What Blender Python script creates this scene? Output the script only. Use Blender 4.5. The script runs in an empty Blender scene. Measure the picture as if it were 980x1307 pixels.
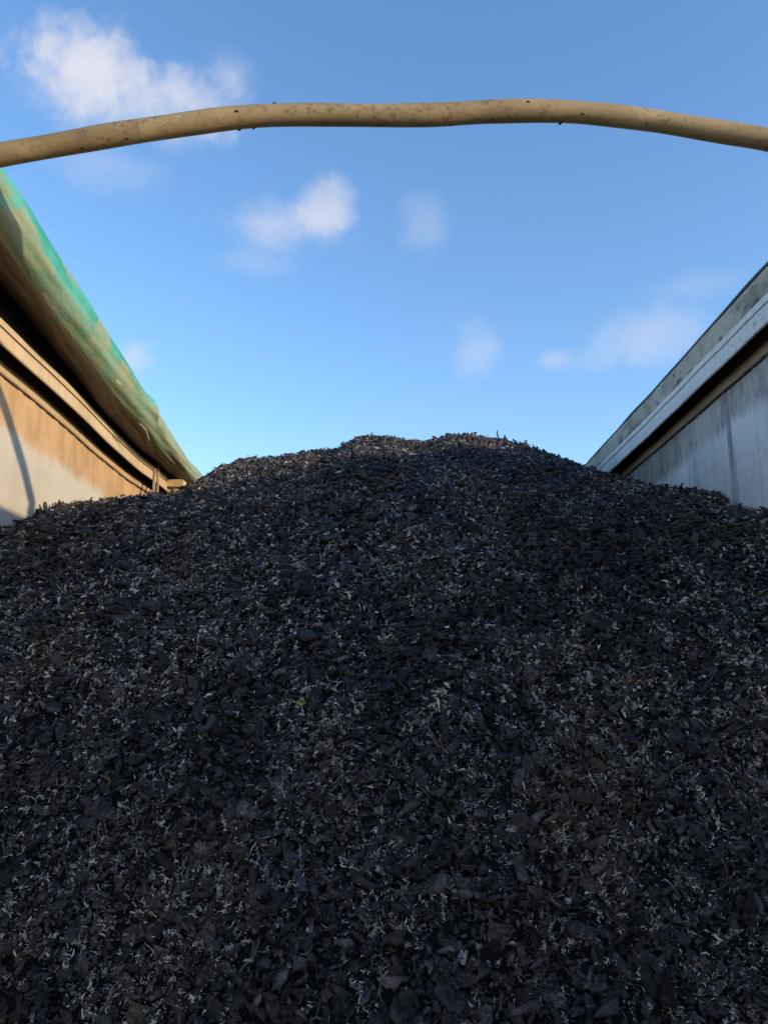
import bpy, math, random
import numpy as np
from mathutils import Vector
R = math.radians
C = bpy.context.scene.collection
sc = bpy.context.scene
CZ = 1.75                      # camera height above the ground
rng = np.random.default_rng(7)
random.seed(7)

# ------------------------------------------------------------------ camera
IW, IH, F = 980.0, 1307.0, 1050.0
PITCH, YAW = R(11.231), R(0.803)
cam = bpy.data.cameras.new('camera'); co = bpy.data.objects.new('camera', cam); C.objects.link(co)
cam.sensor_fit = 'VERTICAL'; cam.sensor_height = 36; cam.lens = 36 * F / IH
cam.clip_start = 0.05; cam.clip_end = 20000
co.location = (0, 0, CZ); co.rotation_euler = (R(90) + PITCH, 0, YAW)
sc.camera = co

def ray(px, py):               # direction seen at a pixel of the 980x1307 photo
    v = Vector(((px - IW / 2) / F, 1.0, -(py - IH / 2) / F))
    x, y, z = v
    y, z = y * math.cos(PITCH) - z * math.sin(PITCH), y * math.sin(PITCH) + z * math.cos(PITCH)
    x, y = x * math.cos(YAW) - y * math.sin(YAW), x * math.sin(YAW) + y * math.cos(YAW)
    return Vector((x, y, z))

# ------------------------------------------------------------------ light
SUN = Vector((1.0, -0.42, 0.268)).normalized()      # direction towards the sun
elev = math.asin(SUN.z); azim = math.atan2(SUN.x, SUN.y)
sl = bpy.data.lights.new('sun', 'SUN'); sl.energy = 2.1; sl.angle = R(0.55); sl.color = (1.0, 0.84, 0.62)
so = bpy.data.objects.new('sun', sl); C.objects.link(so)
so.rotation_euler = (-SUN).to_track_quat('-Z', 'Y').to_euler(); so.location = (20, -8, 12)

w = bpy.data.worlds.new('World'); sc.world = w; w.use_nodes = True
nt = w.node_tree; nt.nodes.clear()
def N(t, nt_, **k):
    n = nt_.nodes.new(t)
    for a, b in k.items(): setattr(n, a, b)
    return n
out = N('ShaderNodeOutputWorld', nt); bg = N('ShaderNodeBackground', nt); bg.inputs[1].default_value = 0.15
sky = N('ShaderNodeTexSky', nt, sky_type='NISHITA')
sky.sun_disc = False; sky.sun_elevation = elev; sky.sun_rotation = azim
sky.air_density = 1.0; sky.dust_density = 0.3; sky.ozone_density = 2.5; sky.altitude = 100
tc = N('ShaderNodeTexCoord', nt)
def M(op, a, b=None, c=None, nt_=None, clamp=False):
    nt_ = nt_ or nt
    n = N('ShaderNodeMath', nt_, operation=op); n.use_clamp = clamp
    for i, v in enumerate((a, b, c)):
        if v is None: continue
        if isinstance(v, (int, float)): n.inputs[i].default_value = v
        else: nt_.links.new(v, n.inputs[i])
    return n.outputs[0]
def dotv(vec):
    n = N('ShaderNodeVectorMath', nt, operation='DOT_PRODUCT'); n.inputs[1].default_value = vec
    nt.links.new(tc.outputs['Generated'], n.inputs[0]); return n.outputs['Value']
def noise(scale, detail=6, rough=0.55, off=0):
    mp = N('ShaderNodeMapping', nt); mp.inputs['Location'].default_value = (off, off * .7, off * 1.3)
    nt.links.new(tc.outputs['Generated'], mp.inputs[0])
    n = N('ShaderNodeTexNoise', nt); n.inputs['Scale'].default_value = scale
    n.inputs['Detail'].default_value = detail; n.inputs['Roughness'].default_value = rough
    nt.links.new(mp.outputs[0], n.inputs['Vector']); return n.outputs['Fac']
n1, n2 = noise(11, 7, .6), noise(32, 6, .62, 3.1)
nn = M('ADD', M('MULTIPLY', M('SUBTRACT', n1, .5), 2.6), M('MULTIPLY', M('SUBTRACT', n2, .5), 1.25))
CLOUDS = [  # photo pixel centre, radii, opacity: turned into sky directions
    (120, 84, 62, 40, .78, .7), (95, 116, 46, 36, .5, .6), (172, 122, 84, 42, .70, .6), (245, 122, 72, 30, .60, .5), (296, 98, 32, 26, .50, .5),
    (130, 212, 60, 22, .26, .2),
    (414, 266, 34, 32, .55, .6), (362, 284, 70, 27, .55, .4), (325, 335, 42, 16, .20, .2),
    (540, 285, 28, 36, .26, .3), (612, 445, 30, 34, .34, .3),
    (832, 428, 54, 32, .36, .4), (775, 452, 40, 16, .22, .3), (703, 458, 22, 13, .34, .4), (890, 365, 55, 16, .18, .2),
    (170, 456, 20, 18, .5, .5)]
total = None
for (px, py, rx, ry, op, crisp) in CLOUDS:
    d = ray(px, py).normalized(); t = d.cross(Vector((0, 0, 1))).normalized(); s = t.cross(d).normalized()
    u = M('MULTIPLY', dotv(t), F / rx); v = M('MULTIPLY', dotv(s), F / ry)
    r2 = M('ADD', M('MULTIPLY', u, u), M('MULTIPLY', v, v))
    front = M('GREATER_THAN', dotv(d), 0.0)
    e = M('SUBTRACT', 1.35, M('POWER', r2, 0.6))
    e = M('ADD', e, M('MULTIPLY', nn, 1.0))
    mr = N('ShaderNodeMapRange', nt, interpolation_type='SMOOTHSTEP')
    mr.inputs['From Min'].default_value = -0.35 + .35 * crisp; mr.inputs['From Max'].default_value = 1.75 - .75 * crisp
    mr.inputs['To Max'].default_value = op * .9
    nt.links.new(e, mr.inputs['Value'])
    a = M('MULTIPLY', mr.outputs[0], front)
    total = a if total is None else M('SUBTRACT', 1.0, M('MULTIPLY', M('SUBTRACT', 1.0, total), M('SUBTRACT', 1.0, a)))
mix = N('ShaderNodeMix', nt, data_type='RGBA')
nt.links.new(total, mix.inputs[0])
hs = N('ShaderNodeHueSaturation', nt); hs.inputs['Saturation'].default_value = 1.13; hs.inputs['Value'].default_value = 1.0
nt.links.new(sky.outputs[0], hs.inputs['Color'])
tint = N('ShaderNodeMix', nt, data_type='RGBA', blend_type='MULTIPLY'); tint.inputs[0].default_value = 1; tint.inputs[7].default_value = (1.09, 1.0, 1.0, 1)
nt.links.new(hs.outputs[0], tint.inputs[6]); nt.links.new(tint.outputs[2], mix.inputs[6]); mix.inputs[7].default_value = (2.35, 2.35, 2.55, 1)
CLOUDMIX = mix
nt.links.new(mix.outputs[2], bg.inputs[0]); nt.links.new(bg.outputs[0], out.inputs[0])

vs = sc.view_settings; vs.view_transform = 'Standard'; vs.look = 'None'; vs.exposure = 1.2; vs.gamma = 1
vs.use_curve_mapping = False
sc.render.resolution_x = 767; sc.render.resolution_y = 1024

# ------------------------------------------------------------------ helpers
def tag(o, label=None, cat=None, group=None, kind=None):
    for k, v in (('label', label), ('category', cat), ('group', group), ('kind', kind)):
        if v: o[k] = v
    return o
def link_mesh(name, verts, faces, mats, parent=None, base=(0, 0, 0), smooth=False):
    """verts are in world metres with z measured from the camera; base is the thing's origin in world metres"""
    b = Vector(base)
    vv = [(v[0] - b.x, v[1] - b.y, v[2] + CZ - b.z) for v in verts]
    me = bpy.data.meshes.new(name); me.from_pydata(vv, [], faces); me.update()
    if not isinstance(mats, (list, tuple)): mats = [mats]
    for m in mats: me.materials.append(m)
    if smooth: me.polygons.foreach_set('use_smooth', [True] * len(me.polygons))
    o = bpy.data.objects.new(name, me); C.objects.link(o)
    if parent: o.parent = parent
    else: o.location = base
    return o
def sweep(profile, ys, shift=lambda y: (0, 0)):
    """closed (x,z) profile swept along y, capped; shift(y) -> (dx, dz)"""
    n = len(profile); V = []; Fc = []
    for y in ys:
        dx, dz = shift(y)
        V += [(p[0] + dx, y, p[1] + dz) for p in profile]
    for i in range(len(ys) - 1):
        for j in range(n):
            k = (j + 1) % n
            Fc.append((i * n + j, i * n + k, (i + 1) * n + k, (i + 1) * n + j))
    Fc.append(tuple(range(n - 1, -1, -1))); Fc.append(tuple((len(ys) - 1) * n + j for j in range(n)))
    return V, Fc
def tube(path, rad, sides=20, cap=True):
    pts = [Vector(p) for p in path]; V = []; Fc = []
    if not hasattr(rad, '__len__'): rad = [rad] * len(pts)
    up = None
    for i, p in enumerate(pts):
        t = (pts[min(i + 1, len(pts) - 1)] - pts[max(i - 1, 0)]).normalized()
        a = t.cross(Vector((0, 0, 1)));
        if a.length < .1: a = t.cross(Vector((0, 1, 0)))
        if up is None: a.normalize()
        else:
            a = (up - t * up.dot(t)).normalized()
        up = a; b = t.cross(a)
        for k in range(sides):
            an = 2 * math.pi * k / sides
            V.append(tuple(p + (a * math.cos(an) + b * math.sin(an)) * rad[i]))
    for i in range(len(pts) - 1):
        for k in range(sides):
            l = (k + 1) % sides
            Fc.append((i * sides + k, i * sides + l, (i + 1) * sides + l, (i + 1) * sides + k))
    if cap:
        Fc.append(tuple(range(sides - 1, -1, -1))); Fc.append(tuple((len(pts) - 1) * sides + k for k in range(sides)))
    return V, Fc
def interp(x, xs, ys): return float(np.interp(x, xs, ys))
def sstep(a, b, x):
    t = min(1, max(0, (x - a) / (b - a))); return t * t * (3 - 2 * t)
def boxmesh(x0, x1, y0, y1, z0, z1, bev=0.0):
    b = bev
    if b <= 0:
        V = [(x, y, z) for x in (x0, x1) for y in (y0, y1) for z in (z0, z1)]
        return V, [(0, 1, 3, 2), (4, 6, 7, 5), (0, 4, 5, 1), (2, 3, 7, 6), (0, 2, 6, 4), (1, 5, 7, 3)]
    prof = [(x0 + b, z0), (x1 - b, z0), (x1, z0 + b), (x1, z1 - b), (x1 - b, z1), (x0 + b, z1), (x0, z1 - b), (x0, z0 + b)]
    return sweep(prof, [y0, y1])
def join(*ms):
    V = []; Fc = []
    for v, f in ms:
        o = len(V); V += list(v); Fc += [tuple(i + o for i in q) for q in f]
    return V, Fc

# ------------------------------------------------------------------ materials
def newmat(name):
    m = bpy.data.materials.new(name); m.use_nodes = True
    t = m.node_tree; t.nodes.clear()
    o = N('ShaderNodeOutputMaterial', t); p = N('ShaderNodeBsdfPrincipled', t); t.links.new(p.outputs[0], o.inputs[0])
    return m, t, p
class G:
    """small node-graph helper"""
    def __init__(s, t):
        s.t = t; s.tc = N('ShaderNodeTexCoord', t); s.co = s.tc.outputs['Object']
        s.sep = N('ShaderNodeSeparateXYZ', t); t.links.new(s.co, s.sep.inputs[0])
        s.x, s.y, s.z = s.sep.outputs
    def m(s, op, a, b=None, c=None, clamp=False): return M(op, a, b, c, s.t, clamp)
    def noise(s, scale, detail=4, rough=.55, stretch=(1, 1, 1), off=(0, 0, 0), dist=0):
        mp = N('ShaderNodeMapping', s.t); mp.inputs['Scale'].default_value = stretch; mp.inputs['Location'].default_value = off
        s.t.links.new(s.co, mp.inputs[0]); n = N('ShaderNodeTexNoise', s.t)
        n.inputs['Scale'].default_value = scale; n.inputs['Detail'].default_value = detail
        n.inputs['Roughness'].default_value = rough; n.inputs['Distortion'].default_value = dist
        s.t.links.new(mp.outputs[0], n.inputs['Vector']); return n.outputs['Fac']
    def ramp(s, v, a, b, lo=0.0, hi=1.0):
        mr = N('ShaderNodeMapRange', s.t, interpolation_type='SMOOTHSTEP')
        for k, q in (('From Min', a), ('From Max', b), ('To Min', lo), ('To Max', hi)): mr.inputs[k].default_value = q
        s.t.links.new(v, mr.inputs['Value']); return mr.outputs[0]
    def mix(s, f, a, b):
        n = N('ShaderNodeMix', s.t, data_type='RGBA')
        for i, q in ((0, f), (6, a), (7, b)):
            if isinstance(q, (int, float)): n.inputs[i].default_value = q
            elif isinstance(q, tuple): n.inputs[i].default_value = (*q, 1)
            else: s.t.links.new(q, n.inputs[i])
        return n.outputs[2]
    def bump(s, p, h, strength=.3, dist=.002):
        b = N('ShaderNodeBump', s.t); b.inputs['Strength'].default_value = strength; b.inputs['Distance'].default_value = dist
        s.t.links.new(h, b.inputs['Height']); s.t.links.new(b.outputs[0], p.inputs['Normal'])

def wall_material(name, base, base2, dirt, band_z, amount, spots=1.0, runs=30, rd=.6):
    """painted metal panel: vertical rain streaks, an uneven dirt band under the flange, scuffs and chips. z is object space"""
    m, t, p = newmat(name); g = G(t)
    col = g.mix(g.ramp(g.noise(3.0, 5, .6), .35, .68), base, base2)
    streak = g.noise(5.5, 5, .62, (1, 1, .06), (0, 3, 0))
    fine = g.noise(26, 4, .6, (1, 1, .05), (0, 7, 0))
    st = g.m('MULTIPLY', g.ramp(streak, .50, .74), amount)
    col = g.mix(st, col, tuple(c * .55 for c in base))
    col = g.mix(g.m('MULTIPLY', g.ramp(fine, .55, .72), amount * .5), col, tuple(c * .45 for c in base))
    # swirly, nearly horizontal wipe marks
    wipe = g.noise(14, 3, .5, (1, .25, 2.2), (4, 0, 1), .6)
    col = g.mix(g.m('MULTIPLY', g.ramp(wipe, .5, .68), .22), col, tuple(min(.8, c * 1.22) for c in base))
    # dirt band
    edge = g.m('ADD', band_z, g.m('MULTIPLY', g.m('SUBTRACT', g.noise(4, 5, .65, (1, 1, .5)), .5), .16))
    band = g.ramp(g.m('SUBTRACT', g.z, edge), -.035, .02)
    run = g.noise(runs, 5, .62, (1, 1, .12 if runs > 20 else .5), (2, 1, 0))
    run = g.m('ADD', g.m('MULTIPLY', run, .5), g.m('MULTIPLY', g.noise(7, 6, .7, (1, 1, .45), (3, 3, 3)), .5))
    dcol = g.mix(g.ramp(run, .44, .60), dirt, tuple(c * rd for c in dirt))
    col = g.mix(g.m('MULTIPLY', band, g.ramp(run, .30, .55, 1 - (1 - rd) * .9, 1.0)), col, dcol)
    if amount > .6:                               # thin dark vertical runs and a rubbed, paler zone with smears
        ln = g.noise(20, 2, .4, (1, 1, .012), (0, 11, 0))
        col = g.mix(g.m('MULTIPLY', g.ramp(ln, .655, .68), g.ramp(g.noise(5, 3), .35, .6, .3, .9)), col, (.16, .14, .12))
        sm = g.noise(10, 6, .65, (1, .7, 1), (7, 3, 2), 1.2)
        col = g.mix(g.m('MULTIPLY', g.ramp(sm, .48, .66), .28), col, tuple(c * .6 for c in base))
    if amount > .6:
        dr = g.ramp(g.noise(60, 4, .65, (1, 1, .28), (2, 8, 2)), .56, .63)
        col = g.mix(g.m('MULTIPLY', g.m('MULTIPLY', band, dr), .7), col, (.10, .085, .065))
    # small chips
    ch = g.ramp(g.noise(46, 2, .5, (1, .8, .6), (9, 2, 5)), .745, .765)
    ch2 = g.ramp(g.noise(95, 2, .5, (1, 1, .7), (1, 4, 2)), .73, .75)
    col = g.mix(g.m('MULTIPLY', g.m('MAXIMUM', ch, ch2), spots), col, (.05, .042, .035))
    t.links.new(col, p.inputs['Base Color'])
    p.inputs['Roughness'].default_value = .45; p.inputs['Metallic'].default_value = 0.0
    p.inputs['Specular IOR Level'].default_value = .35
    g.bump(p, g.m('ADD', g.noise(6, 4, .5), g.m('MULTIPLY', fine, .3)), .35, .004)
    return m
def grime_material(name, base, grime, sc_=9, thr=(.5, .68), crust=.6, rough=.7, stretch=(1, .3, 1), specks=(.04, .035, .03), seam=None):
    m, t, p = newmat(name); g = G(t)
    col = g.mix(g.ramp(g.noise(sc_, 6, .65, stretch), *thr), base, grime)
    col = g.mix(g.m('MULTIPLY', g.ramp(g.noise(70, 3, .6, (1, .5, 1), (3, 1, 8)), .62, .70), crust), col, specks)
    vr = g.noise(40, 4, .6, (1, 1, .15), (5, 5, 0))
    if seam:
        e = g.m('ADD', seam, g.m('MULTIPLY', g.m('SUBTRACT', g.noise(7, 5, .72, (1, .8, 1), (8, 1, 1)), .46), .30))
        cr = g.ramp(g.m('SUBTRACT', e, g.z), -.004, .012)
        col = g.mix(g.m('MULTIPLY', cr, g.ramp(g.noise(28, 5, .7, (1, .6, 1)), .36, .50)), col, (.055, .045, .03))
        warm = g.ramp(g.noise(3.3, 4, .6, (1, 1, 1), (2, 9, 1)), .45, .7)
        col = g.mix(g.m('MULTIPLY', warm, .5), col, (.27, .215, .14))
    col = g.mix(g.m('MULTIPLY', g.ramp(vr, .45, .7), .35), col, tuple(c * .6 for c in base))
    t.links.new(col, p.inputs['Base Color']); p.inputs['Roughness'].default_value = rough
    p.inputs['Specular IOR Level'].default_value = .3
    g.bump(p, g.noise(35, 5, .6), .4, .003)
    return m

M_panelL = wall_material('dusty_white_panel', (.45, .385, .285), (.50, .44, .34), (.49, .285, .115), 1.0 + CZ - .105, .25, 1, 9, .78)
M_panelR = wall_material('streaked_grey_panel', (.80, .77, .70), (.66, .62, .56), (.44, .375, .29), 1.0 + CZ - .075, 1.0, 1, 22, .55)
M_railL = grime_material('dusty_tan_rail', (.48, .34, .19), (.56, .43, .27), 5, (.4, .7), .25)
M_stripL = grime_material('dusty_tan_strip', (.46, .31, .165), (.34, .22, .12), 8, (.5, .72), .5)
M_railR = grime_material('grey_painted_rail', (.76, .735, .68), (.50, .48, .44), 6, (.5, .75), .6)
M_capR = grime_material('mossy_grey_cap', (.47, .42, .33), (.22, .19, .14), 10, (.47, .66), .9, stretch=(1, .45, 1), seam=1.19 + CZ)
M_stripR = grime_material('brown_grey_strip', (.42, .35, .26), (.25, .205, .15), 10, (.45, .7), .7)
M_capL = grime_material('shade_black_cap', (.016, .014, .012), (.011, .010, .009), 10)  # near-black base colour paints in the shade under the tarpaulin overhang
M_under = grime_material('shade_brown_channel', (.09, .055, .035), (.04, .028, .02), 12)  # rail channel lining: its shade is put into the dark base colour
M_floor = grime_material('worn_floor_metal', (.16, .15, .14), (.09, .08, .07), 4)
def simple(name, col, rough=.6, var=.35, sc_=20):
    m, t, p = newmat(name); g = G(t)
    c = g.mix(g.ramp(g.noise(sc_, 4, .6), .35, .7), col, tuple(q * (1 - var) for q in col))
    t.links.new(c, p.inputs['Base Color']); p.inputs['Roughness'].default_value = rough; g.bump(p, g.noise(60, 3), .2, .001)
    return m
M_seal = simple('black_rubber_seal', (.02, .02, .024), .55)
M_yellow = simple('yellow_painted_steel', (.60, .40, .17), .55, .3, 25)
M_rope = simple('pale_rope', (.45, .38, .26), .9)
M_ground = simple('yard_concrete', (.24, .23, .21), .9, .4, .7)
M_wood = simple('weathered_lath', (.36, .25, .15), .8, .4, 30)

# ------------------------------------------------------------------ ground
gv = [(-4000, -4000, -CZ), (4000, -4000, -CZ), (4000, 4000, -CZ), (-4000, 4000, -CZ)]
tag(link_mesh('ground', gv, [(0, 1, 2, 3)], M_ground), kind='structure')

# ------------------------------------------------------------------ container
Y0, Y1 = -0.7, 11.0
cont = bpy.data.objects.new('bulk_container', None); C.objects.link(cont)
cont.location = (0, (Y0 + Y1) / 2, 0)
tag(cont, 'open-topped bulk container, tan sunlit wall left, streaked grey wall right, full of black shreds', 'container')
CB = tuple(cont.location)
ys = [Y0 + (Y1 - Y0) * i / 117 for i in range(118)]
def bowL(y): return (-.062 * sstep(2.3, 4.3, y) + .03 * sstep(7, 11, y) + .0035 * math.sin(y * 4.1) + .002 * math.sin(y * 9.7 + 1), .004 * math.sin(y * 2.3 + 1) + .0018 * math.sin(y * 11))
def bowR(y): return (.0025 * math.sin(y * 3.7), .002 * math.sin(y * 2.9 + 2) + .0012 * math.sin(y * 13))
def side(s, X, bow, mp, mr, mc, ms, rb=1.094):
    """s=+1 right, -1 left; X = |x| of the rail's inner face"""
    def P(pts): return [(s * (X + a), z) for a, z in pts]
    B = -CZ + .12
    panel = link_mesh('side_wall', *sweep(P([(.078, B), (.078, 1.054), (.176, 1.054), (.176, B)]), ys, bow), mp, cont, CB)
    rail = link_mesh('top_rail', *sweep(P([(.003, rb), (0, rb + .003), (0, 1.152), (.009, 1.1535), (.009, 1.159), (0, 1.161), (0, 1.184), (.003, 1.187), (.16, 1.187), (.16, rb), (.0685, rb), (.0685, rb + .06), (.008, rb + .06), (.008, rb)]), ys, bow), mr, panel, CB)
    rail.data.materials.append(M_under)           # dark brown colour paints the shade inside the open channel
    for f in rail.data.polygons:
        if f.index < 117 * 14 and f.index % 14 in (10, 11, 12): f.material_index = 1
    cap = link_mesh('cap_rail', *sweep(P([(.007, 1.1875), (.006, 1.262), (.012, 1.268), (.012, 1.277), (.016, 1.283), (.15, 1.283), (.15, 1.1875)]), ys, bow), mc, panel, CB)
    strip = link_mesh('lip_strip', *sweep(P([(.073, 1.060), (.069, 1.064), (.069, rb - .0005), (.15, rb - .0005), (.15, 1.060)]), ys, bow), ms, panel, CB)
    return panel, rail, cap, strip
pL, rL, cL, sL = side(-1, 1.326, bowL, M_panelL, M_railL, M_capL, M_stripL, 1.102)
pR, rR, cR, sR = side(1, 1.174, bowR, M_panelR, M_railR, M_capR, M_stripR)
pL['label'] = 'sunlit dusty white side wall with tan dirt band, left'
pR['label'] = 'shaded grey side wall with dark rain streaks, right'
# weld gaps: short dark slits between strip and panel
def slits(s, X, bow, seed):
    r = random.Random(seed); parts = []; y = 1.2
    while y < 5.6:
        L = r.uniform(.05, .13); zz = 1.0555
        dx0, dz0 = bow(y); dx1, dz1 = bow(y + L)
        a, b = s * (X + .0765), s * (X + .079)
        V = [(a + dx0, y, zz - .004 + dz0), (a + dx1, y + L, zz - .004 + dz1), (a + dx1, y + L, zz + .003 + dz1), (a + dx0, y, zz + .003 + dz0),
             (b + dx0, y, zz - .004 + dz0), (b + dx1, y + L, zz - .004 + dz1), (b + dx1, y + L, zz + .003 + dz1), (b + dx0, y, zz + .003 + dz0)]
        parts.append((V, [(0, 1, 2, 3), (7, 6, 5, 4), (0, 4, 5, 1), (1, 5, 6, 2), (2, 6, 7, 3), (3, 7, 4, 0)]))
        y += L + (r.uniform(.03, .09) if s < 0 else r.uniform(.004, .03))
    return parts
M_gap = simple('dark_gap', (.02, .014, .01), .9)
for q in slits(-1, 1.326, bowL, 1): link_mesh('weld_gap', *q, M_gap, pL, CB)
for q in slits(1, 1.174, bowR, 2): link_mesh('weld_gap', *q, M_gap, pR, CB)
# black seal along the top of the right cap, slightly wavy
path = [(1.196 + bowR(y)[0] + .0015 * math.sin(y * 9), y, 1.291 + bowR(y)[1] + .002 * math.sin(y * 5.3)) for y in ys]
link_mesh('rubber_seal', *tube(path, .0085, 10), M_seal, pR, CB, True)
# bolts / holes on the right cap
def disc(c, r, d, s=1, n=10):
    V = []
    for k in range(n):
        a = 2 * math.pi * k / n; V.append((c[0], c[1] + r * math.cos(a), c[2] + r * math.sin(a)))
    for k in range(n):
        a = 2 * math.pi * k / n; V.append((c[0] - s * d, c[1] + r * .8 * math.cos(a), c[2] + r * .8 * math.sin(a)))
    Fc = [tuple(range(n, 2 * n))] + [(k, (k + 1) % n, n + (k + 1) % n, n + k) for k in range(n)]
    return V, Fc
for (y, z, r_) in ((3.32, 1.245, .008), (3.48, 1.262, .007), (3.0, 1.25, .006)):
    link_mesh('bolt', *disc((1.1815, y, z), r_, .004), M_seal if r_ != .007 else M_railR, cR, CB)
# floor and front board
link_mesh('floor', *boxmesh(-1.45, 1.30, Y0, Y1, -CZ, -CZ + .118), M_floor, cont, CB)
link_mesh('head_board', *boxmesh(-1.39, 1.245, Y1 - .08, Y1 - .002, -CZ + .121, 1.05), M_panelR, cont, CB)
# yellow bracket on the left rail near the heap
def at_x(px, py, x): r_ = ray(px, py); k = x / r_.x; return (x, r_.y * k, r_.z * k)
q = at_x(229, 618, -1.32)
br = join(boxmesh(-1.385, -1.285, q[1] - .035, q[1] + .035, q[2] - .022, q[2] + .022, .005), boxmesh(-1.385, -1.33, q[1] - .012, q[1] + .012, q[2] - .06, q[2] - .0225, .004))
link_mesh('bracket', *br, M_yellow, pL, CB)
# thin upright lath standing on the rail
for px, t_, b_ in ((204, 594, 632), (199, 598, 628)):
    q, q2 = at_x(px, t_, -1.375), at_x(px, b_, -1.375)
    link_mesh('upright_lath', *boxmesh(-1.384, -1.374, q[1] - .012, q[1] + .008, q2[2] - .06, q[2]), M_wood, pL, CB)

# ------------------------------------------------------------------ rolled tarpaulin on the left wall
def tarp_material():
    m, t, p = newmat('dirty_green_tarp'); g = G(t)
    green = g.mix(g.ramp(g.noise(7, 4, .5, (1, .5, 1)), .35, .7), (.025, .24, .14), (.07, .35, .27))
    dust = g.mix(g.ramp(g.noise(9, 5, .6, (1, .4, 1), (4, 4, 4)), .35, .7), (.22, .25, .125), (.33, .27, .15))
    f = g.ramp(g.noise(7.5, 5, .58, (1, .55, 1), (1.7, .4, .6)), .48, .57)
    # thicker dust towards the underside and along the far end of the roll
    low = g.ramp(g.z, 1.27 + CZ, 1.335 + CZ, .8, 0)
    far = g.ramp(g.y, .2, 2.4, -.15, .18)
    f2 = g.m('ADD', g.m('ADD', f, low), far, clamp=True)
    col = g.mix(g.m('MULTIPLY', f2, .85), green, dust)
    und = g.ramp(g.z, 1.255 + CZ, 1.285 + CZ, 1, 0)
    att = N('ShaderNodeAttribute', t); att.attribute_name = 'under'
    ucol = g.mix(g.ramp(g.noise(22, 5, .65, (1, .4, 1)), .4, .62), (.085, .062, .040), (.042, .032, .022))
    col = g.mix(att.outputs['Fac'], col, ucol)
    sp = g.ramp(g.noise(80, 2, .5), .70, .73)
    col = g.mix(g.m('MULTIPLY', sp, .6), col, (.06, .045, .03))
    sc2 = g.ramp(g.noise(38, 2, .5, (1, .25, 1), (6, 6, 1)), .735, .75)
    col = g.mix(g.m('MULTIPLY', sc2, .7), col, (.55, .5, .38))
    t.links.new(col, p.inputs['Base Color']); p.inputs['Roughness'].default_value = .5; p.inputs['Specular IOR Level'].default_value = .35
    g.bump(p, g.m('ADD', g.m('ADD', g.noise(9, 4, .55, (1, .4, 1), (0, 2, 0)), g.m('MULTIPLY', g.ramp(g.noise(6, 5, .6, (1.3, .4, 1.3), (5, 2, 0), .3), .40, .62), .25)), g.m('MULTIPLY', g.noise(55, 3), .10)), .6, .012)
    return m
K  = [-.7, 1.0, 2.0, 2.25, 2.56, 2.89, 3.22, 3.6, 3.82, 4.2, 4.88, 5.28, 5.52, 5.62]
KX = [-1.160, -1.160, -1.160, -1.172, -1.195, -1.225, -1.245, -1.262, -1.262, -1.282, -1.290, -1.308, -1.33, -1.335]
KZ = [1.355, 1.355, 1.345, 1.336, 1.320, 1.318, 1.308, 1.292, 1.281, 1.266, 1.240, 1.262, 1.275, 1.27]
KR = [.090, .090, .089, .0885, .0885, .094, .094, .090, .081, .077, .058, .052, .036, .010]
nT = 200; V = []; Fc = []; und = []; sd = 0
for i in range(nT):
    y = -.7 + (5.62 + .7) * i / (nT - 1)
    cx, cz, r_ = (interp(y, K, a) for a in (KX, KZ, KR))
    bw = bowL(y)[0]; cap_x = -1.332 + bw; zb_out = interp(y, [2.4, 2.7, 3.1, 3.56, 4.1, 4.8, 5.5], [1.290, 1.278, 1.248, 1.215, 1.205, 1.205, 1.235])
    e = 1 - sstep(5.25, 5.62, y)                              # the roll closes at its far end
    wob = -.002 + .002 * math.sin(y * 5.1) + .0015 * math.sin(y * 11.3 + 1)
    pinch = -.012 * math.exp(-((y - 3.99) / .045) ** 2) + .012 * math.exp(-((y - 3.88) / .07) ** 2)
    ring = []
    for k in range(31):                                       # from over the top, round the inside, to the lip
        a = R(100 - 178 * k / 30)
        rr = r_ + wob + pinch * (1 if k < 20 else .3) + .0035 * math.sin(3 * a + y * 1.9) + .002 * math.sin(7 * a + y * 4 + math.sin(y * 3)) + .0012 * math.sin(13 * a - y * 7)
        ring.append((cx + rr * math.cos(a), cz + rr * math.sin(a), 0.0))
    lx, lz, _ = ring[-1]
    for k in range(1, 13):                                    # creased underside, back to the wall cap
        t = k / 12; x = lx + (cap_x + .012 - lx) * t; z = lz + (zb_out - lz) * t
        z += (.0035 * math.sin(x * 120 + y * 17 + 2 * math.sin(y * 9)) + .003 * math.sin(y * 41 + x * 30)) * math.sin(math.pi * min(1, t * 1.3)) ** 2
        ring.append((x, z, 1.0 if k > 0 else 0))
    zo = max(zb_out + .004, 1.2855)
    ring.append((cap_x + .010, zo, 1.0)); ring.append((cap_x - .10 * e - .01, zo, 1.0))
    ox = cap_x - .12 * e - .012
    ring.append((ox, zo + .03 * e + .002, 0.0)); ring.append((ox + .02 * e, cz + r_ * .55, 0.0))
    tx, tz, _ = ring[0]
    ring.append(((ox + .02 * e) * .45 + tx * .55, cz + r_ * .9, 0.0))
    sd = len(ring)
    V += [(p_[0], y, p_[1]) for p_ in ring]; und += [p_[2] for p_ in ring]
for i in range(nT - 1):
    for k in range(sd):
        l = (k + 1) % sd; Fc.append((i * sd + k, (i + 1) * sd + k, (i + 1) * sd + l, i * sd + l))
Fc.append(tuple(range(sd))); Fc.append(tuple((nT - 1) * sd + k for k in range(sd - 1, -1, -1)))
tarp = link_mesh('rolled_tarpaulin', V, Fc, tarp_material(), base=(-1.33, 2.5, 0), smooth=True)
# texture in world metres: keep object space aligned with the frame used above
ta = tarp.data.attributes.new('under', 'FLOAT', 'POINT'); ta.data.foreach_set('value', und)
tag(tarp, 'dirty green tarpaulin rolled up along the top of the sunlit left wall', 'tarpaulin')
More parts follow.
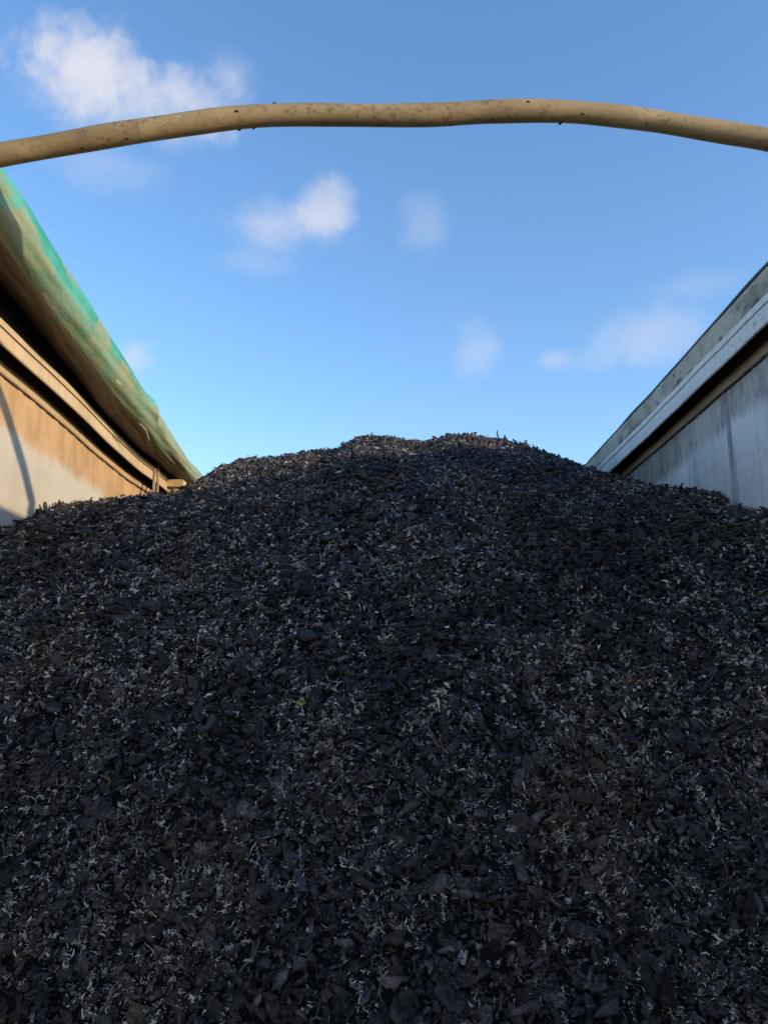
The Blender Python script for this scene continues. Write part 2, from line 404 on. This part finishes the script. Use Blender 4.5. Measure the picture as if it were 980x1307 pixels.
# frayed cord hanging from the roll
def wpt(px, py, x): r_ = ray(px, py); k = x / r_.x; return (x, r_.y * k, r_.z * k)
a, b = wpt(179, 541, -1.225), wpt(190, 560, -1.235)
mid = ((a[0] + b[0]) / 2 + .006, (a[1] + b[1]) / 2, (a[2] + b[2]) / 2 + .008)
cord = link_mesh('tie_cord', *tube([a, mid, b, (b[0] - .004, b[1] + .01, b[2] - .006)], [.0035, .004, .004, .003], 6), M_rope, None, (b[0], b[1], b[2] + CZ))
cord.location = (b[0], b[1], b[2] + CZ)
tag(cord, 'short pale frayed cord hanging under the green tarpaulin roll', 'cord')

# ------------------------------------------------------------------ cross bar over the opening
def pole_material():
    m, t, p = newmat('muddy_olive_tube'); g = G(t)
    col = g.mix(g.ramp(g.noise(7, 5, .6, (.5, 1, 1)), .35, .7), (.31, .22, .11), (.225, .155, .075))
    col = g.mix(g.m('MULTIPLY', g.ramp(g.noise(13, 5, .6, (.6, 1, 1), (2, 2, 2)), .52, .7), .6), col, (.39, .29, .15))
    patch = g.ramp(g.noise(4.2, 3, .5, (1, 1, 1), (.3, 7, 2)), .42, .62)
    mud = g.ramp(g.noise(52, 6, .75, (.8, 1, 1), (1, 5, 2)), .53, .60)
    col = g.mix(g.m('MULTIPLY', g.m('MULTIPLY', mud, patch), .6), col, (.11, .07, .035))
    dots = g.ramp(g.noise(110, 2, .5), .70, .73)
    col = g.mix(g.m('MULTIPLY', dots, .6), col, (.07, .05, .03))
    t.links.new(col, p.inputs['Base Color']); p.inputs['Roughness'].default_value = .62; p.inputs['Specular IOR Level'].default_value = .3
    g.bump(p, g.m('ADD', g.noise(30, 5, .6), g.m('MULTIPLY', mud, .6)), .5, .002)
    return m
pp = [(-40, 206), (0, 198), (75, 186), (150, 173), (225, 162.5), (290, 153), (340, 149), (400, 147.5), (480, 148), (560, 146), (620, 141.5), (680, 139.5), (735, 141), (790, 146.5), (840, 153.5), (900, 164), (980, 178), (1010, 184)]
YP = 1.95
def ypl(px, py, Y): r_ = ray(px, py); k = Y / (r_.y - .07 * r_.x); return (r_.x * k, r_.y * k, r_.z * k)
base_pts = [ypl(a, b, YP) for a, b in pp]
# dense, smoothed centre line that ends on both wall tops
L0 = (-1.36, YP, 1.30); R0 = (1.235, YP, 1.375)
ctrl = [L0] + [q for q in base_pts if -1.22 < q[0] < 1.08] + [R0]
cx_ = np.array([c[0] for c in ctrl]); cz_ = np.array([c[2] for c in ctrl])
xs_ = np.linspace(cx_[0], cx_[-1], 140); zs_ = np.interp(xs_, cx_, cz_)
kern = np.ones(5) / 5; zp = np.pad(zs_, 2, mode='edge'); zs_ = np.convolve(zp, kern, 'valid')
path = [(x, YP + .07 * x + .006 * math.sin(x * 3), z) for x, z in zip(xs_, zs_)]
rads = [.0292 + .0007 * math.sin(x * 7) + .0006 * math.sin(x * 23) for x in xs_]
V, Fc = tube(path, rads, 28)
bow_o = link_mesh('cross_bar', V, Fc, pole_material(), base=(0, YP, 0), smooth=True)
tag(bow_o, 'muddy olive-tan bent tube arching across the open top from wall to wall', 'cross bar')
link_mesh('end_socket', *boxmesh(1.205, 1.262, YP + .055, YP + .115, 1.285, 1.352, .004), M_railR, bow_o, (0, YP, 0))
# clods of mud stuck along the bar (part of it)
cl = []; r = random.Random(5)
for _ in range(28):
    i = r.randrange(8, 132); c = Vector(path[i]); an = r.choice([r.gauss(-1.57, .35), r.gauss(-1.57, .25), r.uniform(0, 6.28)]); q = r.uniform(.0012, .0034)
    cc = c + Vector((0, math.cos(an), math.sin(an))) * .0295
    V = []; Fc = []
    for a in range(3):
        for b in range(6):
            rr = q * (1, 1.1, .5)[a] * r.uniform(.7, 1.3)
            V.append((cc.x + rr * 1.5 * math.cos(b * 1.047), cc.y + rr * math.sin(b * 1.047), cc.z + (a - 1) * q * 1.0))
    for a in range(2):
        for b in range(6): Fc.append((a * 6 + b, a * 6 + (b + 1) % 6, a * 6 + 6 + (b + 1) % 6, a * 6 + 6 + b))
    Fc += [tuple(range(5, -1, -1)), tuple(range(12, 18))]; cl.append((V, Fc))
M_mud = simple('dark_mud', (.05, .035, .02), .95)
for q in cl: link_mesh('mud_clod', *q, M_mud, bow_o, (0, YP, 0))

# ------------------------------------------------------------------ heap of tyre shreds
GX = np.array([-1.50, -1.404, -.85, -.17, .17, .47, .80, 1.00, 1.252, 1.40])
GY = np.array([-.5, .3, .9, 1.45, 2.0, 2.7, 3.2, 3.7, 4.2, 4.6, 4.9, 5.4, 6.2, 8.0, 11.0])
rows = {
    -.5: [-1.63] * 10, .3: [-1.35] * 10, .9: [-.98] * 10,
    1.45: [-.56, -.56, -.56, -.55, -.55, -.55, -.55, -.55, -.55, -.55],
    2.0: [-.03, -.03, -.04, -.04, -.05, -.05, -.04, -.02, .02, .02],
    2.7: [.46, .46, .47, .50, .50, .49, .48, .49, .51, .51],
    3.2: [.63, .63, .73, .79, .78, .78, .76, .73, .69, .69],
    3.7: [.78, .78, .92, 1.01, 1.00, 1.01, .98, .94, .85, .85],
    4.2: [.90, .90, 1.10, 1.21, 1.19, 1.22, 1.17, 1.08, .98, .98],
    4.6: [.96, .96, 1.19, 1.36, 1.33, 1.37, 1.29, 1.20, 1.09, 1.09],
    4.9: [.98, .98, 1.26, 1.45, 1.405, 1.46, 1.355, 1.29, 1.19, 1.19],
    5.4: [1.0, 1.0, 1.26, 1.44, 1.38, 1.45, 1.33, 1.27, 1.19, 1.19],
    6.2: [.95, .95, 1.05, 1.15, 1.15, 1.15, 1.08, 1.0, .95, .95],
    8.0: [.7] * 10, 11.0: [.5] * 10}
HT = np.array([rows[float(k)] for k in GY])
def catmull1(xs, knots, vals):
    """vals: (..., n) interpolated along last axis with smooth-ish hermite"""
    i = np.clip(np.searchsorted(knots, xs) - 1, 0, len(knots) - 2)
    h = knots[i + 1] - knots[i]; t = np.clip((xs - knots[i]) / h, 0, 1)
    m = np.gradient(vals, knots, axis=-1)
    return i, h, t, m
def lattice_noise(x, y, s, seed):
    r_ = np.random.default_rng(seed); tb = r_.uniform(-1, 1, (256, 256))
    u, v = x / s + 100.3, y / s + 57.7; iu, iv = np.floor(u).astype(int), np.floor(v).astype(int); fu, fv = u - iu, v - iv
    fu = fu * fu * (3 - 2 * fu); fv = fv * fv * (3 - 2 * fv)
    g_ = lambda a, b: tb[a % 256, b % 256]
    return (g_(iu, iv) * (1 - fu) + g_(iu + 1, iv) * fu) * (1 - fv) + (g_(iu, iv + 1) * (1 - fu) + g_(iu + 1, iv + 1) * fu) * fv
LX = [-1.5, -1.37, -1.13, -.96, -.77, -.58, -.35, -.23, -.02, .16, .3, .44, .68, .91, 1.13, 1.26]
LZ = [-.175, -.18, -.165, -.085, -.012, -.02, -.075, -.04, -.03, -.038, -.005, -.028, -.03, -.066, -.06, -.125]
def height(x, y):
    x = np.asarray(x, float); y = np.asarray(y, float)
    my = np.gradient(HT, GY, axis=0)
    j = np.clip(np.searchsorted(GY, y) - 1, 0, len(GY) - 2); h = GY[j + 1] - GY[j]; t = np.clip((y - GY[j]) / h, 0, 1)
    i = np.clip(np.searchsorted(GX, x) - 1, 0, len(GX) - 2); tx = np.clip((x - GX[i]) / (GX[i + 1] - GX[i]), 0, 1); tx = tx * tx * (3 - 2 * tx) * .6 + tx * .4
    def col(ii):
        a, b, ma, mb = HT[j, ii], HT[j + 1, ii], my[j, ii], my[j + 1, ii]
        return (2 * t**3 - 3 * t**2 + 1) * a + (t**3 - 2 * t**2 + t) * h * ma + (-2 * t**3 + 3 * t**2) * b + (t**3 - t**2) * h * mb
    z = col(i) * (1 - tx) + col(i + 1) * tx
    z = z + .030 * lattice_noise(x, y, .42, 1) + .022 * lattice_noise(x, y, .19, 2) + .013 * lattice_noise(x, y, .09, 3)
    ty = np.clip((y - 3.2) / 1.0, 0, 1)          # lumps along the crest
    z = z + ty * ty * (3 - 2 * ty) * np.interp(x, LX, LZ)
    for bx_, by_, ba, br_ in ((-1.30, 4.75, -.09, .38), (-.98, 3.45, -.065, .30), (-1.42, 3.15, -.03, .18), (-1.36, 3.75, .055, .30), (1.05, 3.45, -.04, .26), (-1.33, 2.95, -.02, .22), (1.16, 4.25, -.06, .28)):
        z = z + ba * np.exp(-((x - bx_) ** 2 + (y - by_) ** 2) / br_ ** 2)
    return np.maximum(z, -CZ + .14)
def wall_left(y): return np.array([-1.404 + bowL(q)[0] for q in y])

# base mound
nx, ny = 70, 260
bxs = np.linspace(0, 1, nx); bys = np.linspace(-.4, 10.9, ny)
BX = np.zeros((ny, nx)); BY = np.repeat(bys[:, None], nx, 1)
wl = wall_left(bys) + .004
for a in range(ny): BX[a] = wl[a] + (1.247 - wl[a]) * bxs
BZ = height(BX, BY) - .015
bv = np.stack([BX, BY, BZ], -1).reshape(-1, 3)
ii = np.arange((ny - 1) * (nx - 1)); a_ = (ii // (nx - 1)) * nx + ii % (nx - 1)
bq = np.stack([a_, a_ + 1, a_ + nx + 1, a_ + nx], 1)
bt = np.concatenate([bq[:, [0, 1, 2]], bq[:, [0, 2, 3]]])

def chip_proto(r_):
    n = r_.integers(5, 10); an = np.sort(r_.uniform(0, 2 * np.pi, n)) * .6 + np.linspace(0, 2 * np.pi, n, endpoint=False) * .4
    asp = r_.uniform(.22, .8); rad = r_.uniform(.42, 1.15, n)
    x = np.cos(an) * rad * .5; y = np.sin(an) * rad * .5 * asp
    th = r_.uniform(.06, .20); k1 = r_.uniform(-.5, .9); k2 = r_.uniform(-.3, .3)
    def bend(x, y): return k1 * x * x + k2 * x * y
    top = np.stack([x * .93, y * .93, th / 2 + bend(x, y) + r_.uniform(-.03, .03, n)], 1)
    midr = np.stack([x * 1.03 + r_.uniform(-.03, .03, n), y * 1.03 + r_.uniform(-.03, .03, n), bend(x, y) + r_.uniform(-.05, .05, n)], 1)
    bot = np.stack([x * .9, y * .9, -th / 2 + bend(x, y) + r_.uniform(-.04, .04, n)], 1)
    cx, cy = r_.uniform(-.12, .12, 2)
    v = np.concatenate([top, midr, bot, [[cx, cy, th / 2 + bend(cx, cy) + r_.uniform(-.04, .05)]], [[0, 0, -th / 2]]])
    f = []
    for q in range(n):
        p_ = (q + 1) % n
        f += [(q, p_, 3 * n), (n + q, n + p_, p_), (n + q, p_, q), (2 * n + q, 2 * n + p_, n + p_), (2 * n + q, n + p_, n + q), (2 * n + p_, 2 * n + q, 3 * n + 1)]
    return v, np.array(f)
def strand_proto(r_, segs=6, w_=.05):
    p_ = np.zeros((segs + 1, 3)); d = np.array([1., 0, 0]); c_ = r_.normal(0, .17, 3) ; c_[0] = 0
    for s in range(segs):
        d = d + np.cross(c_, d) + r_.normal(0, .24, 3); d /= np.linalg.norm(d); p_[s + 1] = p_[s] + d / segs
    p_ -= p_.mean(0); v = []; f = []
    for s in range(segs + 1):
        t_ = p_[min(s + 1, segs)] - p_[max(s - 1, 0)]; t_ /= np.linalg.norm(t_)
        a = np.cross(t_, [0, .3, 1.]); a /= np.linalg.norm(a); b = np.cross(t_, a)
        ww = w_ * (1 - .6 * abs(s / segs - .5) * 2) * r_.uniform(.7, 1.3)
        for q in range(3): v.append(p_[s] + ww * (a * math.cos(q * 2.094) + b * math.sin(q * 2.094)))
    for s in range(segs):
        for q in range(3):
            k = (q + 1) % 3; f += [(s * 3 + q, s * 3 + k, s * 3 + 3 + k), (s * 3 + q, s * 3 + 3 + k, s * 3 + 3 + q)]
    return np.array(v), np.array(f)
def rand_rot(normal, tilt, n):
    """rotation matrices whose z axis is the surface normal, tilted by a random angle, spun about it"""
    nz = normal + rng.normal(0, 1, (n, 3)) * tilt[:, None]
    nz /= np.linalg.norm(nz, axis=1)[:, None]
    ref = rng.normal(0, 1, (n, 3)); ax = ref - (ref * nz).sum(1)[:, None] * nz; ax /= np.linalg.norm(ax, axis=1)[:, None]
    ay = np.cross(nz, ax); return np.stack([ax, ay, nz], 2)
def surf_normal(x, y):
    e = .02; gx = (height(x + e, y) - height(x - e, y)) / (2 * e); gy = (height(x, y + e) - height(x, y - e)) / (2 * e)
    n_ = np.stack([-gx, -gy, np.ones_like(gx)], 1); return n_ / np.linalg.norm(n_, axis=1)[:, None]
AV, AF, AC, AM = [bv], [bt], [np.tile([.012, .012, .013], (len(bv), 1))], [np.zeros(len(bt), int)]
off = len(bv)
def scatter(protos, pos, rot, scl, colr, mat):
    global off
    which = rng.integers(0, len(protos), len(pos))
    for k, (pv, pf) in enumerate(protos):
        s = np.where(which == k)[0]
        if not len(s): continue
        v = np.einsum('nij,vj->nvi', rot[s], pv) * (scl[s][:, None, None] if scl.ndim == 1 else scl[s][:, None, :]) + pos[s][:, None, :]
        f = pf[None] + (np.arange(len(s)) * len(pv))[:, None, None] + off
        AV.append(v.reshape(-1, 3)); AF.append(f.reshape(-1, 3)); AC.append(np.repeat(colr[s], len(pv), 0)); AM.append(np.full(f.shape[0] * f.shape[1], mat))
        off += len(s) * len(pv)
def sample(n, ya=.95, yb=5.6):
    y = rng.uniform(ya, yb, n); x = rng.uniform(-1.47, 1.25, n)
    # denser where the surface is steep
    lim = np.interp(y, ys, [-1.404 + bowL(q)[0] for q in ys]) + .012
    keep = x > lim; x, y = x[keep], y[keep]; g_ = surf_normal(x, y)[:, 2]
    keep = rng.random(len(x)) < np.clip(.62 / g_, 0, 1); return x[keep], y[keep]
cp = [chip_proto(rng) for _ in range(60)]
x, y = sample(128000); n = len(x)
size = np.clip(rng.lognormal(math.log(.0245), .48, n), .010, .07)
lift = rng.normal(.002, .010, n)
nrm = surf_normal(x, y)
rot = rand_rot(nrm, np.abs(rng.normal(0, .75, n)), n)
pos = np.stack([x, y, height(x, y) + lift], 1)
pos[:, 0] = np.clip(pos[:, 0], -1.47, 1.252 - size * .4)
# base colour differs from chip to chip; dusty brown patches lie here and there
def dusty(x, y): return np.clip(lattice_noise(x, y, .25, 11) * .9 + lattice_noise(x, y, .07, 12) * .8 - .05, 0, 1)
def chip_colour(x, y, mean=.035, sg=.45):
    dust = dusty(x, y)[:, None]; v_ = rng.lognormal(math.log(mean), sg, len(x))[:, None]
    return v_ * np.array([[1.02, .95, 1.10]]) * (1 - dust) + v_ * 1.2 * np.array([[1.45, 1.05, .85]]) * dust
scatter(cp, pos, rot, size, chip_colour(x, y), 1)
# crumbs and slivers between the chips
scp = [chip_proto(rng) for _ in range(16)]
x, y = sample(90000, .95, 5.2); keep = rng.random(len(x)) < np.interp(y, [1, 2.6, 4, 5.2], [1, .8, .45, .35]); x, y = x[keep], y[keep]; n = len(x)
size = np.clip(rng.lognormal(math.log(.011), .35, n), .005, .022)
scl = size[:, None] * np.stack([rng.uniform(.8, 2.0, n), rng.uniform(.5, 1.0, n), rng.uniform(.7, 1.4, n)], 1)
# sliver shape is baked by stretching along the piece's own axes
rot = rand_rot(surf_normal(x, y), np.abs(rng.normal(0, .9, n)), n) * scl[:, None, :]
pos = np.stack([np.clip(x, -1.47, 1.24), y, height(x, y) + rng.normal(.009, .006, n)], 1)
scatter(scp, pos, rot, np.ones(n), chip_colour(x, y, .045, .8), 1)
# torn fibre and cord ends, in frayed tufts; fewer segments far from the camera's end of the heap
near_p = [strand_proto(rng, 3, .13) for _ in range(60)]; far_p = [strand_proto(rng, 2, .17) for _ in range(30)]
lp_ = [strand_proto(rng, 7, .026) for _ in range(30)]
def fibre_density(x, y): return np.clip(lattice_noise(x, y, .34, 21) * .75 + lattice_noise(x, y, .11, 22) * .7 + lattice_noise(x, y, .045, 23) * .5 + .50, .04, 1)
tuft_x, tuft_y = sample(150000); k_ = rng.random(len(tuft_x)) < fibre_density(tuft_x, tuft_y) * np.interp(tuft_y, [1, 1.9, 2.6, 3.5, 5], [1, .92, .62, .44, .36])
tuft_x, tuft_y = tuft_x[k_], tuft_y[k_]; nt_ = len(tuft_x)
cnt = np.clip(rng.lognormal(math.log(8), .7, nt_).astype(int), 2, 34)
rp = lambda a: np.repeat(a, cnt)
X, Yv = rp(tuft_x), rp(tuft_y); n = len(X)
shade = rp(rng.lognormal(math.log(.34), .65, nt_)) * rng.uniform(.5, 1.5, n); hue = rp(rng.random(nt_))
# each tuft follows a short curved torn edge
axis = rp(rng.uniform(0, 2 * np.pi, nt_)); ln_ = rp(rng.lognormal(math.log(.006), .55, nt_)); kv = rp(rng.normal(0, 45, nt_)); rise = rp(rng.normal(0, .35, nt_))
al = rng.uniform(-1, 1, n) * ln_ * 1.6; ac = kv * al * al + rng.normal(0, .0012, n) + rng.normal(0, .0028, n) * (rng.random(n) < .3)
X = X + np.cos(axis) * al - np.sin(axis) * ac; Yv = Yv + np.sin(axis) * al + np.cos(axis) * ac
L = np.clip(rng.lognormal(math.log(.0042), .5, n), .0018, .018)
# strands lean along the edge they were torn from
rot = rand_rot(surf_normal(X, Yv), np.abs(rng.normal(0, .8, n)), n)
lift = rp(rng.normal(.011, .005, nt_)) + rise * al + rng.normal(0, .0012, n)
pos = np.stack([X, Yv, height(X, Yv) + lift], 1); lim = np.interp(Yv, ys, [-1.404 + bowL(q)[0] for q in ys]) + .008
tint_ = np.where(hue[:, None] < .38, np.array([[1.22, 1.0, .76]]), np.array([[1.10, .99, .96]]))
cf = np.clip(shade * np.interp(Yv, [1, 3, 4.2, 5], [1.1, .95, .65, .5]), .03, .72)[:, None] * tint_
ok = (pos[:, 0] > lim) & (pos[:, 0] < 1.24); nearm = Yv < 1.9
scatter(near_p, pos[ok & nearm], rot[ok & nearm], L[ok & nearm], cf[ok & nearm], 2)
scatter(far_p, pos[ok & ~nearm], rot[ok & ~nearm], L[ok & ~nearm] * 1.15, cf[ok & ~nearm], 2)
# longer single cords
x, y = sample(8000); n = len(x); nr = surf_normal(x, y); rot = rand_rot(nr, np.abs(rng.normal(0, .4, n)), n)
pos = np.stack([x, y, height(x, y) + rng.normal(.013, .005, n)], 1); L = np.clip(rng.lognormal(math.log(.024), .5, n), .010, .09)
ok = (x > -1.36) & (x < 1.22)
sh = np.clip(rng.lognormal(math.log(.12), .7, n), .02, .45)
scatter(lp_, pos[ok], rot[ok], L[ok], (sh[:, None] * np.array([[1.06, 1., .93]]))[ok], 2)

V = np.concatenate(AV); Fa = np.concatenate(AF); Cc = np.concatenate(AC); Mi = np.concatenate(AM)
V = V + np.array([0, 0, CZ])
me = bpy.data.meshes.new('tyre_shred_heap')
me.vertices.add(len(V)); me.vertices.foreach_set('co', V.astype(np.float32).ravel())
me.loops.add(Fa.size); me.loops.foreach_set('vertex_index', Fa.astype(np.int32).ravel())
me.polygons.add(len(Fa)); me.polygons.foreach_set('loop_start', (np.arange(len(Fa)) * 3).astype(np.int32))
me.polygons.foreach_set('material_index', Mi.astype(np.int32))
me.update(calc_edges=True)
at = me.attributes.new('piece_colour', 'FLOAT_COLOR', 'POINT')
at.data.foreach_set('color', np.concatenate([Cc, np.ones((len(Cc), 1))], 1).astype(np.float32).ravel())
def heap_mat(name, rough, spec, bump):
    m, t, p = newmat(name); g = G(t)
    a = N('ShaderNodeAttribute', t); a.attribute_name = 'piece_colour'
    if bump:
        f = g.ramp(g.noise(90, 4, .65), .40, .72)
        mul = N('ShaderNodeMix', t, data_type='RGBA', blend_type='MULTIPLY'); mul.inputs[0].default_value = 1
        t.links.new(a.outputs['Color'], mul.inputs[6]); t.links.new(g.mix(f, (.75, .75, .75), (1.7, 1.62, 1.5)), mul.inputs[7])
        lint = g.m('MULTIPLY', g.ramp(g.noise(190, 4, .8), .535, .60), g.ramp(g.noise(17, 4, .65, (1, 1, 1), (3, 1, 2)), .46, .66, .0, 1.0))
        lcol = g.mix(g.ramp(g.noise(11, 3, .6, (1, 1, 1), (8, 8, 8)), .40, .62), (.30, .28, .29), (.28, .21, .15))
        t.links.new(g.mix(g.m('MULTIPLY', lint, .8), mul.outputs[2], lcol), p.inputs['Base Color']); g.bump(p, g.noise(130, 5, .7), 1.0, .006)
    else: t.links.new(a.outputs['Color'], p.inputs['Base Color'])
    p.inputs['Roughness'].default_value = rough; p.inputs['Specular IOR Level'].default_value = spec
    return m
for m in (heap_mat('crumb_rubber', .9, .1, False), heap_mat('torn_rubber', .62, .22, True), heap_mat('torn_fibre', .85, .2, False)): me.materials.append(m)
heap = bpy.data.objects.new('tyre_shred_heap', me); C.objects.link(heap)
tag(heap, 'dark heap of black shredded tyre rubber with pale torn fibres filling the container', 'rubber shreds', kind='stuff')
print('heap', len(V), len(Fa))

# ------------------------------------------------------------------ single things that stand out on the heap
def heap_hit(px, py):
    d = ray(px, py); k = np.linspace(.8, 6.0, 2600); x = d.x * k; y = d.y * k; z = d.z * k; h = height(x, y) + .012
    i = int(np.argmax(z < h)); return float(x[i]), float(y[i]), float(z[i])
def tuft(name, px, py, n, length, spread, col, label, thick=.03):
    c = heap_hit(px, py); r_ = np.random.default_rng(int(px * 7 + py)); VV = []; FF = []; o = 0
    for _ in range(n):
        v, f = strand_proto(r_, 6, thick); a = r_.normal(0, 1, (3, 3)); q, _r = np.linalg.qr(a)
        v = v @ q.T * length * r_.uniform(.5, 1.1) + r_.normal(0, spread, 3) + np.array([0, -.004, .014])
        VV += [tuple(p_ + np.array(c)) for p_ in v]; FF += [tuple(int(k) + o for k in t_) for t_ in f]; o += len(v)
    ob = link_mesh(name, VV, FF, simple(name + '_fibre', col, .9, .3, 60), base=(c[0], c[1], c[2] + CZ - .01)); tag(ob, label, 'fibre tuft')
    return ob
tuft('fibre_tuft', 383, 906, 16, .026, .005, (.50, .50, .22), 'small yellow-green frayed fibre tuft on the heap, left of centre')
tuft('fibre_tuft', 137, 1004, 9, .018, .004, (.55, .30, .14), 'tiny orange fibre tuft on the lower left of the heap')
tuft('fibre_tuft', 508, 1194, 12, .020, .004, (.50, .33, .24), 'tiny pinkish tan fibre tuft near the bottom middle of the heap')
tuft('fibre_tuft', 718, 1080, 34, .030, .012, (.38, .36, .28), 'pale straw-grey fibre clump on the lower right of the heap', .035)
tuft('fibre_tuft', 725, 748, 22, .040, .012, (.32, .28, .22), 'pale tan fibre clump on the upper right slope of the heap', .03)
# thin shred standing upright on the crest
c = heap_hit(637, 562)
tw = link_mesh('upright_shred', *tube([(c[0], c[1], c[2] - .03), (c[0] - .004, c[1], c[2] + .01), (c[0] - .012, c[1], c[2] + .045), (c[0] - .010, c[1], c[2] + .06)], [.006, .005, .004, .002], 6), simple('black_shred', (.03, .028, .027), .8), base=(c[0], c[1], c[2] + CZ - .03))
tag(tw, 'thin black shred standing upright on the crest of the heap against the sky', 'shred')
